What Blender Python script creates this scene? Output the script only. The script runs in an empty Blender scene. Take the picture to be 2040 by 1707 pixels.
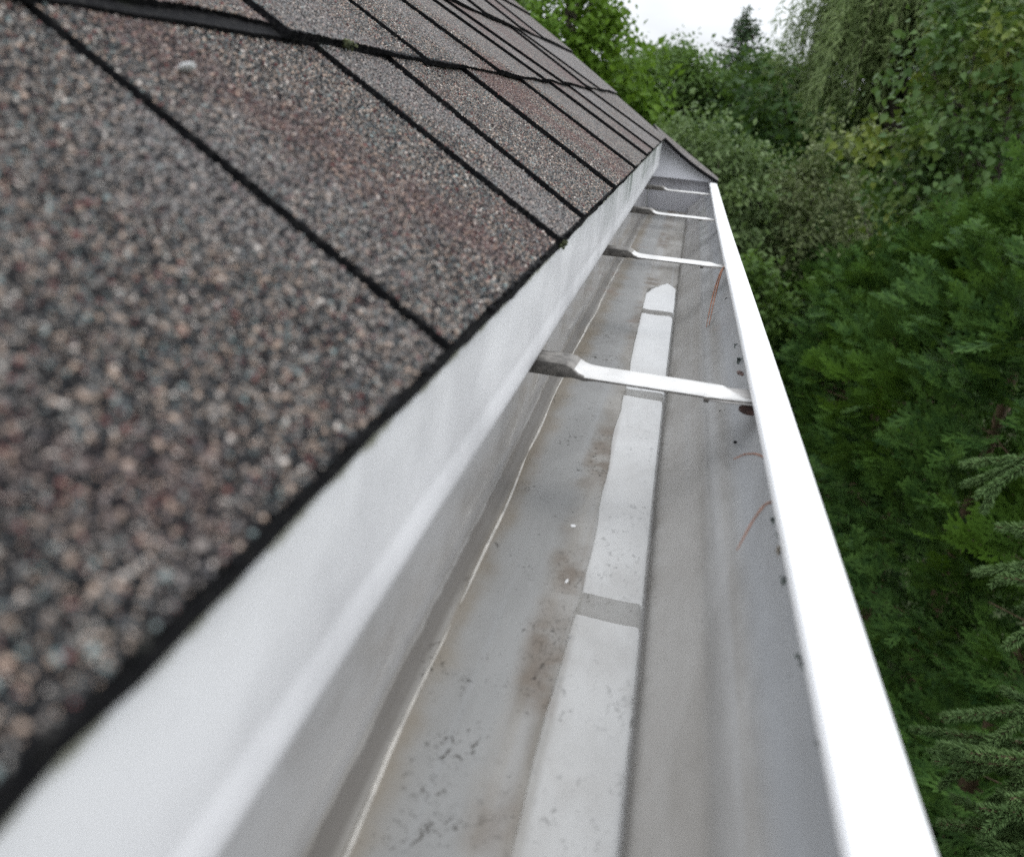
import bpy, math
import numpy as np
from mathutils import Matrix, Vector

S = bpy.context.scene
GROUND = -3.2
COL = S.collection
rad = math.radians
RNG = np.random.default_rng(7)

# ------------------------------------------------------------------ camera
F_PX, CX, CY = 1600.0, 1020.0, 853.5
R = np.array([[0.9738606, -0.15678276, -0.1643615],
              [0.21017607, 0.34753298, 0.91380898],
              [0.08614845, 0.92446741, -0.37140066]])
cam_d = bpy.data.cameras.new('camera')
cam = bpy.data.objects.new('camera', cam_d)
COL.objects.link(cam)
cam.matrix_world = Matrix(((R[0, 0], R[0, 1], -R[0, 2], 0), (R[1, 0], R[1, 1], -R[1, 2], 0),
                           (R[2, 0], R[2, 1], -R[2, 2], 0), (0, 0, 0, 1)))
cam_d.sensor_width = 36.0
cam_d.lens = F_PX / 2040 * 36.0
cam_d.clip_start = 0.01
cam_d.clip_end = 2000
cam_d.dof.use_dof = True
cam_d.dof.focus_distance = 0.66
cam_d.dof.aperture_fstop = 11.0
S.camera = cam

# ------------------------------------------------------------------ light
S.view_settings.view_transform = 'Standard'
S.view_settings.look = 'None'
S.view_settings.exposure = -0.08
S.view_settings.gamma = 1.0
SUN_EL, SUN_AZ = rad(62), rad(70)
W = bpy.data.worlds.new('World')
S.world = W
W.use_nodes = True
wt = W.node_tree
wt.nodes.clear()
def wn(t, **k):
    n = wt.nodes.new(t)
    for a, b in k.items():
        setattr(n, a, b)
    return n
sky = wn('ShaderNodeTexSky', sky_type='NISHITA', sun_disc=False, sun_elevation=SUN_EL, sun_rotation=SUN_AZ)
sky.dust_density = 3.0
tc = wn('ShaderNodeTexCoord')
sep = wn('ShaderNodeSeparateXYZ')
wt.links.new(tc.outputs['Generated'], sep.inputs[0])
mr = wn('ShaderNodeMapRange')
mr.inputs['From Min'].default_value = 0.0
mr.inputs['From Max'].default_value = 0.55
mr.inputs['To Min'].default_value = 9.2
mr.inputs['To Max'].default_value = 25.0
wt.links.new(sep.outputs['Z'], mr.inputs['Value'])
nz = wn('ShaderNodeTexNoise')
nz.inputs['Scale'].default_value = 5.0
nz.inputs['Detail'].default_value = 5.0
mp = wn('ShaderNodeMapping')
mp.inputs['Scale'].default_value = (1, 1, 3.5)
wt.links.new(tc.outputs['Generated'], mp.inputs['Vector'])
wt.links.new(mp.outputs[0], nz.inputs['Vector'])
mr2 = wn('ShaderNodeMapRange')
mr2.inputs['From Min'].default_value = 0.35
mr2.inputs['From Max'].default_value = 0.7
mr2.inputs['To Min'].default_value = 0.9
mr2.inputs['To Max'].default_value = 1.12
wt.links.new(nz.outputs[0], mr2.inputs['Value'])
mul = wn('ShaderNodeMath', operation='MULTIPLY')
wt.links.new(mr.outputs[0], mul.inputs[0])
wt.links.new(mr2.outputs[0], mul.inputs[1])
tint = wn('ShaderNodeVectorMath', operation='SCALE')
tint.inputs[0].default_value = (0.95, 0.985, 1.03)
wt.links.new(mul.outputs[0], tint.inputs['Scale'])
mix = wn('ShaderNodeMix', data_type='RGBA')
mix.inputs[0].default_value = 0.88
wt.links.new(sky.outputs[0], mix.inputs[6])
wt.links.new(tint.outputs[0], mix.inputs[7])
bg = wn('ShaderNodeBackground')
bg.inputs['Strength'].default_value = 0.1
wt.links.new(mix.outputs[2], bg.inputs['Color'])
wo = wn('ShaderNodeOutputWorld')
wt.links.new(bg.outputs[0], wo.inputs['Surface'])

sun_d = bpy.data.lights.new('sun', 'SUN')
sun_d.energy = 0.6
sun_d.angle = rad(25)
sun_d.color = (1.0, 0.97, 0.92)
sun = bpy.data.objects.new('sun', sun_d)
COL.objects.link(sun)
dirv = Vector((math.cos(SUN_EL) * math.sin(SUN_AZ), math.cos(SUN_EL) * math.cos(SUN_AZ), math.sin(SUN_EL)))
sun.rotation_euler = dirv.to_track_quat('Z', 'Y').to_euler()
sun.location = (3, 3, 12)

S.render.engine = 'CYCLES'
S.cycles.use_denoising = False
S.cycles.max_bounces = 7
S.cycles.transparent_max_bounces = 8
S.cycles.caustics_reflective = False
S.cycles.caustics_refractive = False
S.cycles.sample_clamp_indirect = 6.0


# ------------------------------------------------------------------ mesh helpers
class MB:
    """collects vertices and faces (numpy) of one mesh with several material slots"""
    def __init__(self):
        self.v, self.loops, self.sizes, self.mat, self.n, self.tint = [], [], [], [], 0, []
    def add(self, V, Fc, m=0, tint=.5):
        self.tint.append(np.full(len(Fc), tint))
        V = np.asarray(V, float).reshape(-1, 3)
        if isinstance(Fc, np.ndarray):
            self.loops.append((Fc + self.n).ravel())
            self.sizes.append(np.full(len(Fc), Fc.shape[1]))
        else:
            self.loops.append(np.array([i for f in Fc for i in f]) + self.n)
            self.sizes.append(np.array([len(f) for f in Fc]))
        self.mat.append(np.full(len(Fc), m))
        self.v.append(V)
        self.n += len(V)
        return self
    def build(self, name, mats, parent=None, smooth=None, origin=None):
        V = np.concatenate(self.v)
        if parent is not None:
            V = V - np.array(parent['_base'] if '_base' in parent.keys() else (0, 0, 0))
        elif origin is not None:
            V = V - np.array(origin)
        L = np.concatenate(self.loops).astype(np.int32)
        sz = np.concatenate(self.sizes).astype(np.int32)
        me = bpy.data.meshes.new(name)
        me.vertices.add(len(V))
        me.vertices.foreach_set('co', V.astype(np.float32).ravel())
        me.loops.add(len(L))
        me.loops.foreach_set('vertex_index', L)
        me.polygons.add(len(sz))
        st = np.zeros(len(sz), np.int32)
        st[1:] = np.cumsum(sz)[:-1]
        me.polygons.foreach_set('loop_start', st)
        me.polygons.foreach_set('material_index', np.concatenate(self.mat).astype(np.int32))
        if len(set(float(q[0]) for q in self.tint if len(q))) > 1:
            at_ = me.attributes.new('tint', 'FLOAT', 'FACE')
            at_.data.foreach_set('value', np.concatenate(self.tint).astype(np.float32))
        for m in (mats if isinstance(mats, (list, tuple)) else [mats]):
            me.materials.append(m)
        me.update(calc_edges=True)
        me.validate()
        if smooth is not None:
            me.polygons.foreach_set('use_smooth', np.ones(len(me.polygons), bool))
            me.set_sharp_from_angle(angle=rad(smooth))
        else:
            me.polygons.foreach_set('use_smooth', np.zeros(len(me.polygons), bool))
        o = bpy.data.objects.new(name, me)
        COL.objects.link(o)
        if parent is not None:
            o.parent = parent
        elif origin is not None:
            o.location = origin
        return o

BASES = {}
def tag(o, label=None, cat=None, group=None, kind=None):
    if label: o['label'] = label
    if cat: o['category'] = cat
    if group: o['group'] = group
    if kind: o['kind'] = kind
    return o
def thing(name, base, label, cat, group=None):
    o = bpy.data.objects.new(name, None)
    o.empty_display_size = 0.05
    COL.objects.link(o)
    o.location = base
    o['_base'] = list(map(float, base))
    return tag(o, label, cat, group)
def sub_base(child, parent):
    child['_base'] = list(parent['_base'])

def box(a, b):
    x0, y0, z0 = a; x1, y1, z1 = b
    V = [(x0, y0, z0), (x1, y0, z0), (x1, y1, z0), (x0, y1, z0), (x0, y0, z1), (x1, y0, z1), (x1, y1, z1), (x0, y1, z1)]
    Fc = np.array([(0, 3, 2, 1), (4, 5, 6, 7), (0, 1, 5, 4), (1, 2, 6, 5), (2, 3, 7, 6), (3, 0, 4, 7)])
    return V, Fc
def grid_faces(nu, nv, closed_v=False):
    i, j = np.meshgrid(np.arange(nu - 1), np.arange(nv if closed_v else nv - 1), indexing='ij')
    j2 = (j + 1) % nv
    return np.stack([i * nv + j, (i + 1) * nv + j, (i + 1) * nv + j2, i * nv + j2], -1).reshape(-1, 4)
def tube(P, rr, n=8):
    P = np.asarray(P, float)
    T = np.gradient(P, axis=0)
    T /= np.linalg.norm(T, axis=1)[:, None] + 1e-12
    ref = np.array([0.31, 0.2, 0.93]) if abs(T[0, 2]) < .9 else np.array([1.0, .1, 0])
    A = np.cross(T, ref); A /= np.linalg.norm(A, axis=1)[:, None] + 1e-12
    B = np.cross(T, A)
    th = np.linspace(0, 2 * np.pi, n, endpoint=False)
    V = P[:, None] + np.asarray(rr)[:, None, None] * (np.cos(th)[None, :, None] * A[:, None] + np.sin(th)[None, :, None] * B[:, None])
    return V.reshape(-1, 3), np.concatenate([grid_faces(len(P), n, True)])
def scatter(TV, TF, pos, rot, sc):
    """copies of a small template baked into one array"""
    TV = np.asarray(TV, float); TF = np.asarray(TF)
    V = np.einsum('nij,kj->nki', rot, TV) * np.asarray(sc).reshape(-1, 1, 1) + pos[:, None]
    Fc = TF[None] + (np.arange(len(pos)) * len(TV))[:, None, None]
    return V.reshape(-1, 3), Fc.reshape(-1, TF.shape[1])
def frames(fwd, up):
    """rotation matrices whose columns are x (fwd), y, z (near up)"""
    f = fwd / (np.linalg.norm(fwd, axis=1)[:, None] + 1e-9)
    y = np.cross(up, f); y /= np.linalg.norm(y, axis=1)[:, None] + 1e-9
    z = np.cross(f, y)
    return np.stack([f, y, z], -1)
def rand_rot(n, rng):
    q = rng.normal(size=(n, 4)); q /= np.linalg.norm(q, axis=1)[:, None]
    w, x, y, z = q.T
    return np.stack([1 - 2 * (y * y + z * z), 2 * (x * y - z * w), 2 * (x * z + y * w),
                     2 * (x * y + z * w), 1 - 2 * (x * x + z * z), 2 * (y * z - x * w),
                     2 * (x * z - y * w), 2 * (y * z + x * w), 1 - 2 * (x * x + y * y)], -1).reshape(-1, 3, 3)
def at(px, py, d):
    """a point seen at photo pixel px, py, d metres away (used to survey where plants stand)"""
    r = R @ np.array([px - CX, CY - py, F_PX])
    return r / np.linalg.norm(r) * d

# ------------------------------------------------------------------ material helpers
class NT:
    def __init__(self, name):
        self.m = bpy.data.materials.new(name)
        self.m.use_nodes = True
        self.t = self.m.node_tree
        self.t.nodes.clear()
        self.out = self.t.nodes.new('ShaderNodeOutputMaterial')
        self.tc = self.t.nodes.new('ShaderNodeTexCoord')
        self.obj = self.tc.outputs['Object']
    def put(self, sock, v):
        if isinstance(v, bpy.types.NodeSocket):
            self.t.links.new(v, sock)
        elif v is not None:
            if hasattr(sock.default_value, '__len__') and not hasattr(v, '__len__'):
                v = (v,) * len(sock.default_value)
            if hasattr(sock.default_value, '__len__') and len(sock.default_value) == 4 and len(v) == 3:
                v = tuple(v) + (1,)
            sock.default_value = v
    def n(self, t, ins=None, **props):
        nd = self.t.nodes.new('ShaderNode' + t)
        for k, v in props.items():
            setattr(nd, k, v)
        for k, v in (ins or {}).items():
            self.put(nd.inputs[k], v)
        return nd
    def math(self, op, a, b=None, clamp=False):
        nd = self.n('Math', operation=op, use_clamp=clamp)
        self.put(nd.inputs[0], a)
        if b is not None: self.put(nd.inputs[1], b)
        return nd.outputs[0]
    def ramp(self, v, lo, hi, a=0.0, b=1.0, smooth=True):
        nd = self.n('MapRange', {'Value': v, 'From Min': lo, 'From Max': hi, 'To Min': a, 'To Max': b},
                    interpolation_type='SMOOTHSTEP' if smooth else 'LINEAR')
        return nd.outputs[0]
    def noise(self, scale, detail=3, rough=.55, vec=None, stretch=None, out=0, dist=0):
        v = vec or self.obj
        if stretch:
            v = self.n('Mapping', {'Vector': v, 'Scale': stretch}).outputs[0]
        return self.n('TexNoise', {'Vector': v, 'Scale': scale, 'Detail': detail, 'Roughness': rough, 'Distortion': dist}).outputs[out]
    def mix(self, f, a, b, mode='MIX'):
        nd = self.n('Mix', data_type='RGBA', blend_type=mode)
        self.put(nd.inputs[0], f); self.put(nd.inputs[6], a); self.put(nd.inputs[7], b)
        return nd.outputs[2]
    def palette(self, v, stops):
        nd = self.n('ValToRGB')
        nd.color_ramp.interpolation = 'CONSTANT'
        e = nd.color_ramp.elements
        while len(e) < len(stops): e.new(0.5)
        for el, (p, c) in zip(e, stops):
            el.position = p; el.color = tuple(c) + (1,)
        self.put(nd.inputs[0], v)
        return nd.outputs[0]
    def bump(self, h, strength=.3, dist=.001, normal=None):
        return self.n('Bump', {'Height': h, 'Strength': strength, 'Distance': dist, 'Normal': normal}).outputs[0]
    def bsdf(self, **k):
        nd = self.n('BsdfPrincipled')
        names = dict(color='Base Color', rough='Roughness', normal='Normal', metal='Metallic', spec='Specular IOR Level',
                     coat='Coat Weight', coatrough='Coat Roughness', sub='Subsurface Weight', ior='IOR')
        for a, v in k.items():
            self.put(nd.inputs[names[a]], v)
        return nd.outputs[0]
    def done(self, sh):
        self.t.links.new(sh, self.out.inputs['Surface'])
        return self.m

def plain(name, color, rough=.7, var=.15, scale=30, **k):
    t = NT(name)
    f = t.noise(scale, 4)
    c = t.mix(t.ramp(f, .3, .7), tuple(x * (1 - var) for x in color), tuple(min(1, x * (1 + var)) for x in color))
    return t.done(t.bsdf(color=c, rough=rough, **k))

PALETTE = [(0.0, (.018, .018, .020)), (.12, (.07, .084, .092)), (.27, (.135, .138, .136)), (.42, (.118, .109, .104)),
           (.55, (.212, .203, .19)), (.67, (.255, .21, .175)), (.77, (.38, .305, .25)), (.845, (.14, .054, .05)),
           (.90, (.19, .255, .26)), (.945, (.50, .48, .45))]
def shingle_tint(t, col):
    at_ = t.n('Attribute', attribute_name='tint').outputs['Fac']
    v = t.math('ADD', at_, t.math('MULTIPLY', t.math('SUBTRACT', t.noise(10, 2), .5), 2.4))
    col = t.mix(t.math('MULTIPLY', t.ramp(v, .55, .95), .36), col, (.145, .066, .062))
    v2 = t.math('ADD', at_, t.math('MULTIPLY', t.math('SUBTRACT', t.noise(8, 2, vec=t.n('Mapping', {'Vector': t.obj, 'Location': (3, 1, 2)}).outputs[0]), .5), 2.4))
    col = t.mix(t.math('MULTIPLY', t.ramp(v2, .45, .05), .45), col, (.25, .25, .255))
    return t.mix(1.0, col, (1.05, .985, .955), 'MULTIPLY')
def mat_granule():
    t = NT('shingle_granules')
    rnd = t.n('NewGeometry').outputs['Random Per Island']
    c = shingle_tint(t, t.palette(rnd, PALETTE))
    return t.done(t.bsdf(color=c, rough=.75, spec=.35))
def mat_shingle():
    t = NT('shingle_surface')
    vo = t.n('TexVoronoi', {'Vector': t.obj, 'Scale': 760.0, 'Randomness': 1.0}, feature='F1')
    rnd = t.n('SeparateColor', {'Color': vo.outputs['Color']}).outputs[0]
    c = shingle_tint(t, t.palette(rnd, PALETTE))
    gap = t.ramp(vo.outputs['Distance'], .46, .68)
    c = t.mix(gap, c, (.014, .014, .015))
    h = t.math('SUBTRACT', 1.0, vo.outputs['Distance'])
    nrm = t.bump(h, 1.0, .0012)
    return t.done(t.bsdf(color=c, rough=.8, spec=.3, normal=nrm))
def mat_asphalt():
    t = NT('asphalt_edge')
    f = t.ramp(t.noise(400, 3), .5, .75)
    c = t.mix(f, (.007, .007, .008), (.028, .027, .026))
    c = t.mix(t.ramp(t.noise(25, 3), .66, .8, 0, .5), c, (.025, .032, .015))
    return t.done(t.bsdf(color=c, rough=.9, spec=.1, normal=t.bump(t.noise(500, 2), .8, .0015)))

def mat_paint(name, mode):
    """white baked-on gutter paint with dirt, stains and specks; trough adds painted shade and reflection"""
    t = NT(name)
    sx = t.n('SeparateXYZ', {'Vector': t.obj})
    X, Y, Z = sx.outputs
    if mode == 'lip':
        c = t.mix(t.ramp(t.noise(35, 4, stretch=(1, .25, 1)), .45, .8, 0, .35), (.84, .84, .85), (.62, .64, .62))
        far = t.ramp(Y, 1.15, 1.9)
        c = t.mix(t.math('MULTIPLY', far, t.ramp(t.noise(60, 4, stretch=(1.2, .3, 1)), .42, .62, 0, .75)), c, (.45, .48, .46))
        return t.done(t.bsdf(color=c, rough=.33, spec=.5, normal=t.bump(t.noise(18, 3), .05, .004)))
    if mode == 'drip':
        c = t.mix(t.ramp(t.noise(30, 5, stretch=(1, .5, 1)), .4, .75, 0, .55), (.72, .72, .73), (.54, .54, .545))
        c = t.mix(t.ramp(t.noise(13, 4, .6), .42, .66, 0, .6), c, (.50, .50, .51))
        # thin run-off streaks hanging from the shingle edge
        st = t.noise(230, 3, .6, stretch=(.05, 1, .02))
        zone = t.ramp(t.noise(5, 2, stretch=(0, 1, 0)), .40, .52)
        along = t.ramp(Y, .55, .95)
        zq = t.math('ADD', t.math('ADD', Z, GROUND + .0073), t.math('MULTIPLY', Y, -.01819))
        lenm = t.ramp(t.math('ADD', zq, t.math('MULTIPLY', t.noise(150, 2, stretch=(0, 1, 0)), .05)), -.078, -.068)
        streak = t.math('MULTIPLY', t.math('MULTIPLY', t.ramp(st, .46, .53), lenm), t.math('MULTIPLY', zone, along))
        c = t.mix(t.math('MULTIPLY', streak, .9), c, (.20, .225, .21))
        # algae line just under the shingles (u = height on the face)
        zz = t.math('ADD', t.math('ADD', Z, GROUND + .0073), t.math('MULTIPLY', Y, -.01819))
        green = t.math('MULTIPLY', t.ramp(t.math('ADD', zz, t.math('MULTIPLY', t.noise(120, 4), .006)), -.0690, -.0665), 1.0)
        c = t.mix(t.math('MULTIPLY', green, .85), c, (.17, .17, .10))
        return t.done(t.bsdf(color=c, rough=.35, spec=.5, normal=t.bump(t.noise(14, 3), .06, .004)))
    # trough interior
    big = t.ramp(t.noise(11, 5, .6, stretch=(1.6, .7, 1.6), dist=.6), .40, .64)
    c = t.mix(big, (.385, .375, .358), (.22, .204, .182))
    fine = t.ramp(t.noise(160, 4, .7, stretch=(1, .45, 1)), .35, .75, -.0, .5)
    c = t.mix(fine, c, (.29, .275, .255))
    # lengthwise wipe marks
    wipe = t.ramp(t.noise(42, 3, .5, stretch=(2.2, .03, 2.2)), .5, .68)
    c = t.mix(t.math('MULTIPLY', wipe, .45), c, (.42, .43, .445))
    isfloor = t.ramp(Z, .006, .001)
    # brown silt against the back fold
    wob = t.math('MULTIPLY', t.noise(28, 4), .02)
    xs = t.math('ADD', X, wob)
    xq = t.math('ADD', X, t.math('MULTIPLY', t.ramp(Y, .15, .65, smooth=False), .0095))
    silt = t.math('MULTIPLY', t.math('MULTIPLY', t.ramp(t.math('ADD', xq, wob), -.034, -.056), t.ramp(xq, -.0685, -.0655)), isfloor)
    c = t.mix(t.math('MULTIPLY', silt, .6), c, (.225, .185, .13))
    # bluish band painted on the floor for the drip edge reflecting there
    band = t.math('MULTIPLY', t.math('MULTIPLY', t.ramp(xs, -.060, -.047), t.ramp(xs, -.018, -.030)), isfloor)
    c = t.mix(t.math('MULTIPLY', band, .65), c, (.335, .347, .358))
    # mould clusters: sharp dark specks that gather in patches
    patch = t.ramp(t.noise(30, 3, .5, vec=t.n('Mapping', {'Vector': t.obj, 'Location': (.4, .13, .7)}).outputs[0]), .535, .64)
    shore = t.math('MULTIPLY', t.math('MULTIPLY', t.ramp(X, -.040, -.030), t.ramp(X, -.010, -.020)), t.ramp(t.noise(14, 2), .42, .6))
    patch = t.math('MAXIMUM', patch, t.math('MULTIPLY', shore, .9))
    brn = t.math('MULTIPLY', shore, t.ramp(t.noise(45, 4), .34, .56))
    c = t.mix(t.math('MULTIPLY', brn, t.math('MULTIPLY', isfloor, .85)), c, (.20, .168, .14))
    sp = t.ramp(t.noise(330, 6, .72, stretch=(1, .7, 1), dist=1.2), .55, .61)
    c = t.mix(t.math('MULTIPLY', t.math('MULTIPLY', patch, sp), t.math('ADD', t.math('MULTIPLY', isfloor, .68), .24)), c, (.05, .045, .038))
    sp2 = t.ramp(t.noise(700, 1, .5), .735, .76)
    c = t.mix(t.math('MULTIPLY', sp2, .85), c, (.03, .028, .025))
    rst = t.ramp(t.noise(16, 3, vec=t.n('Mapping', {'Vector': t.obj, 'Location': (1.4, .53, .2)}).outputs[0]), .62, .74, 0, .5)
    c = t.mix(t.math('MULTIPLY', rst, isfloor), c, (.26, .19, .16))
    crease_shade = t.math('MULTIPLY', t.ramp(Z, .013, .009), t.math('MULTIPLY', t.ramp(X, .0093, .0103), t.ramp(Z, .0004, .0014)))
    c = t.mix(t.math('MULTIPLY', crease_shade, .8), c, (.13, .118, .105))  # shade of the front fold painted in as a dark band
    lowback_shade = t.math('MULTIPLY', t.ramp(X, -.06, -.07), t.math('MULTIPLY', t.ramp(t.math('ADD', Z, t.math('MULTIPLY', t.noise(60, 3), .004)), .0095, .0075), t.ramp(Z, .0005, .0015)))
    c = t.mix(t.math('MULTIPLY', lowback_shade, .85), c, (.14, .13, .12))  # shaded hollow of the back fold, darkened here in the colour
    wall = t.ramp(X, .040, .050)
    c = t.mix(t.math('MULTIPLY', wall, .7), c, (.315, .33, .35))  # front-wall light and shade put into colour: bluish-grey towards the lip
    ridge = t.math('MULTIPLY', t.ramp(X, .031, .0345), t.ramp(X, .046, .037))
    c = t.mix(t.math('MULTIPLY', ridge, .6), c, (.27, .268, .265))  # darker band painted along the ridge as part of that shading
    shelf = t.math('MULTIPLY', t.ramp(X, .0135, .017), t.ramp(X, .036, .030))
    c = t.mix(t.math('MULTIPLY', shelf, t.ramp(t.noise(26, 4, .6, stretch=(1, .5, 1)), .3, .6, .2, .6)), c, (.36, .345, .325))
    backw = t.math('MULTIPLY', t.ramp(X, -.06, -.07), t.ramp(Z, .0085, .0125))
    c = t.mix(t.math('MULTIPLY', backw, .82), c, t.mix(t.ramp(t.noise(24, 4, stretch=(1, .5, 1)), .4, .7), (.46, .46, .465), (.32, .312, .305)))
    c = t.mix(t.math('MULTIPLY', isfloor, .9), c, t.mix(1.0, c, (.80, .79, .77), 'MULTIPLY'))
    xw = t.math('ADD', X, t.math('MULTIPLY', t.ramp(Y, .28, 1.0, smooth=False), .0095))
    under = t.math('MULTIPLY', t.math('MULTIPLY', t.ramp(xw, -.0185, -.0150), t.ramp(Y, 1.06, 1.0)), isfloor)
    c = t.mix(t.math('MULTIPLY', under, .85), c, t.mix(t.ramp(t.noise(38, 4, .6, stretch=(1, .6, 1)), .35, .68), (.435, .432, .43), (.345, .335, .325)))
    spk = t.math('MULTIPLY', t.math('MULTIPLY', under, t.ramp(t.noise(19, 3), .40, .54)), t.ramp(t.noise(300, 5, .7, stretch=(1, .6, 1), dist=1.0), .57, .63))
    c = t.mix(t.math('MULTIPLY', spk, .8), c, (.10, .095, .085))
    rough = t.ramp(t.noise(20, 4), .35, .7, .16, .34)
    rough = t.math('ADD', rough, t.math('SUBTRACT', t.math('MULTIPLY', isfloor, .30), t.math('MULTIPLY', backw, .12)))
    return t.done(t.bsdf(color=c, rough=rough, spec=t.math('SUBTRACT', .6, t.math('MULTIPLY', isfloor, .42)), normal=t.bump(t.noise(22, 3), .10, .003)))

def mat_water():
    t = NT('water_film')
    n = t.bump(t.noise(16, 2), .06, .002)
    fc = t.n('LayerWeight', {'Blend': .5, 'Normal': n}).outputs['Facing']
    fr = t.math('ADD', .085, t.math('MULTIPLY', .915, t.math('POWER', fc, 4.6)))   # Schlick reflectance, the same from both sides
    gl = t.n('BsdfGlossy', {'Color': (1, 1, 1), 'Roughness': .006, 'Normal': n}).outputs[0]
    tr = t.n('BsdfTransparent', {'Color': (.96, .96, .95)}).outputs[0]
    mx = t.n('MixShader')
    t.put(mx.inputs[0], fr); t.put(mx.inputs[1], tr); t.put(mx.inputs[2], gl)
    return t.done(mx.outputs[0])

def mat_leaf(name, a, b, c=None, trans=.35, rough=.55, spec=.22, clump=5.0, cw=.45):
    t = NT(name)
    rnd = t.n('NewGeometry').outputs['Random Per Island']
    nz_ = t.ramp(t.noise(clump, 2), .32, .68)
    fac = t.math('ADD', t.math('MULTIPLY', rnd, 1 - cw), t.math('MULTIPLY', nz_, cw))
    col = t.mix(fac, a, b)
    if c:
        col = t.mix(t.ramp(t.noise(1.3, 2), .5, .68), col, c)
    p = t.bsdf(color=col, rough=rough, spec=spec)
    tl = t.n('BsdfTranslucent', {'Color': t.mix(.5, col, (.10, .16, .02))}).outputs[0]
    mx = t.n('MixShader')
    t.put(mx.inputs[0], trans); t.put(mx.inputs[1], p); t.put(mx.inputs[2], tl)
    return t.done(mx.outputs[0])
def mat_bark(name, a=(.05, .04, .03), b=(.12, .10, .08)):
    t = NT(name)
    f = t.noise(14, 5, .65, stretch=(3, 3, .5))
    return t.done(t.bsdf(color=t.mix(t.ramp(f, .35, .65), a, b), rough=.9, normal=t.bump(f, .6, .01)))

M = {}
M['granule'] = mat_granule()
M['shingle'] = mat_shingle()
M['asphalt'] = mat_asphalt()
M['drip'] = mat_paint('drip_edge_paint', 'drip')
M['lip'] = mat_paint('lip_paint', 'lip')
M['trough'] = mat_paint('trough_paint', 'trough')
M['water'] = mat_water()
M['white'] = plain('white_board_paint', (.68, .68, .72), .45, .06, 12)
M['wall'] = plain('house_wall', (.5, .47, .42), .8)
M['deck'] = plain('roof_deck', (.10, .08, .06), .9)
M['hanger'] = plain('hanger_aluminium', (.54, .53, .515), .38, .12, 60, spec=.5)
M['clip'] = plain('hanger_clip_dark', (.15, .14, .128), .6, .45, 160)
M['bead'] = plain('seam_bead_paint', (.44, .42, .385), .4, .25, 60)
M['grey'] = plain('shaded_plate_grey', (.34, .325, .31), .5, .15, 90)  # hanger plate end only, its shade under the lip put into the colour
M['bark'] = mat_bark('bark')

# ------------------------------------------------------------------ roof frame
RO = np.array([-0.05645857, 0.4, -0.05966768])
RU = np.array([-0.00241223, 0.99983162, 0.01819095])
RV = np.array([-0.84509344, -0.01176341, 0.5344892])
RN = np.array([0.53461319, -0.01408374, 0.84497952])
def RP(s, y, h=0.0):
    s, y, h = np.broadcast_arrays(np.asarray(s, float), np.asarray(y, float), np.asarray(h, float))
    return RO + RU * (y - .4)[..., None] + RV * s[..., None] + RN * h[..., None]

# ------------------------------------------------------------------ house
HB = (-1.6, 0.0, GROUND)
house = thing('house', HB, 'house under a grey-brown asphalt shingle roof with white metal edge trim', 'house')
Y0, SLEN = -1.4, 2.6
def rake_y(s):
    return 1.83 + .95 * np.clip(s, 0, .36) + .25 * np.clip(np.asarray(s) - .36, 0, 9)

# roof deck (sheathing under the shingles), both slopes
mb = MB()
def slab(pts, h0, h1, m=0):
    n = len(pts)
    A = np.array([RP(s, y, h1) for s, y in pts]); B = np.array([RP(s, y, h0) for s, y in pts])
    Fc = [tuple(range(n)), tuple(range(2 * n - 1, n - 1, -1))] + [((i + 1) % n, i, n + i, n + (i + 1) % n) for i in range(n)]
    mb.add(np.concatenate([A, B]), Fc, m)
slab([(.03, Y0), (.03, float(rake_y(.03)) - .02), (.36, float(rake_y(.36)) - .02), (SLEN, float(rake_y(SLEN)) - .02), (SLEN, Y0)], -.035, -.0125)
apex = RP(SLEN, 0)
V = []
for y in (Y0, float(rake_y(SLEN)) - .02):
    p = RP(SLEN, y, -.02); q = p + np.array([-2.2, 0, -1.39])
    V += [p, q, q + np.array([0, 0, -.02]), p + np.array([0, 0, -.02])]
mb.add(V, [(0, 4, 5, 1), (1, 5, 6, 2), (2, 6, 7, 3), (3, 7, 4, 0), (0, 1, 2, 3), (7, 6, 5, 4)])
roof = mb.build('shingle_roof', [M['deck']], house)
sub_base(roof, house)
roof.location = (0, 0, 0)

# shingle courses: base strip + tabs with dark gaps between them
EXP = .15
lines1 = [(-1.4), (-1.1), (-.86), (-.60), (-.33), (-.07), .204, .395, .484, .674, .906, 1.135, 1.30, 1.565]
lines2 = [(-1.4), (-1.15), (-.8), (-.5), (-.2), .02, .20, .37, .565, .78, 1.02, 1.16, 1.412, 1.60]
slant1 = {.204: .016, .395: .011, .484: .024, .674: 0, .906: -.018, 1.135: -.045, 1.30: -.05, 1.565: -.09}
slant2 = {.565: -.005, .78: -.045, 1.02: -.09, 1.16: -.13, 1.412: 0, 1.60: -.12}
ICO_V = np.array([(1, 0, 0), (-1, 0, 0), (0, 1, 0), (0, -1, 0), (0, 0, .8), (0, 0, -.8)], float)
ICO_F = np.array([(0, 2, 4), (2, 1, 4), (1, 3, 4), (3, 0, 4), (2, 0, 5), (1, 2, 5), (3, 1, 5), (0, 3, 5)])

def jit_line(a, b, n, amp, rng, end_fix=False):
    t = np.linspace(0, 1, n)
    p = np.outer(1 - t, a) + np.outer(t, b)
    d = np.array(b, float) - np.array(a, float); d /= np.linalg.norm(d)
    nn = np.array([-d[1], d[0]])
    w = rng.normal(size=n) * amp
    return p + nn * w[:, None]

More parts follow.
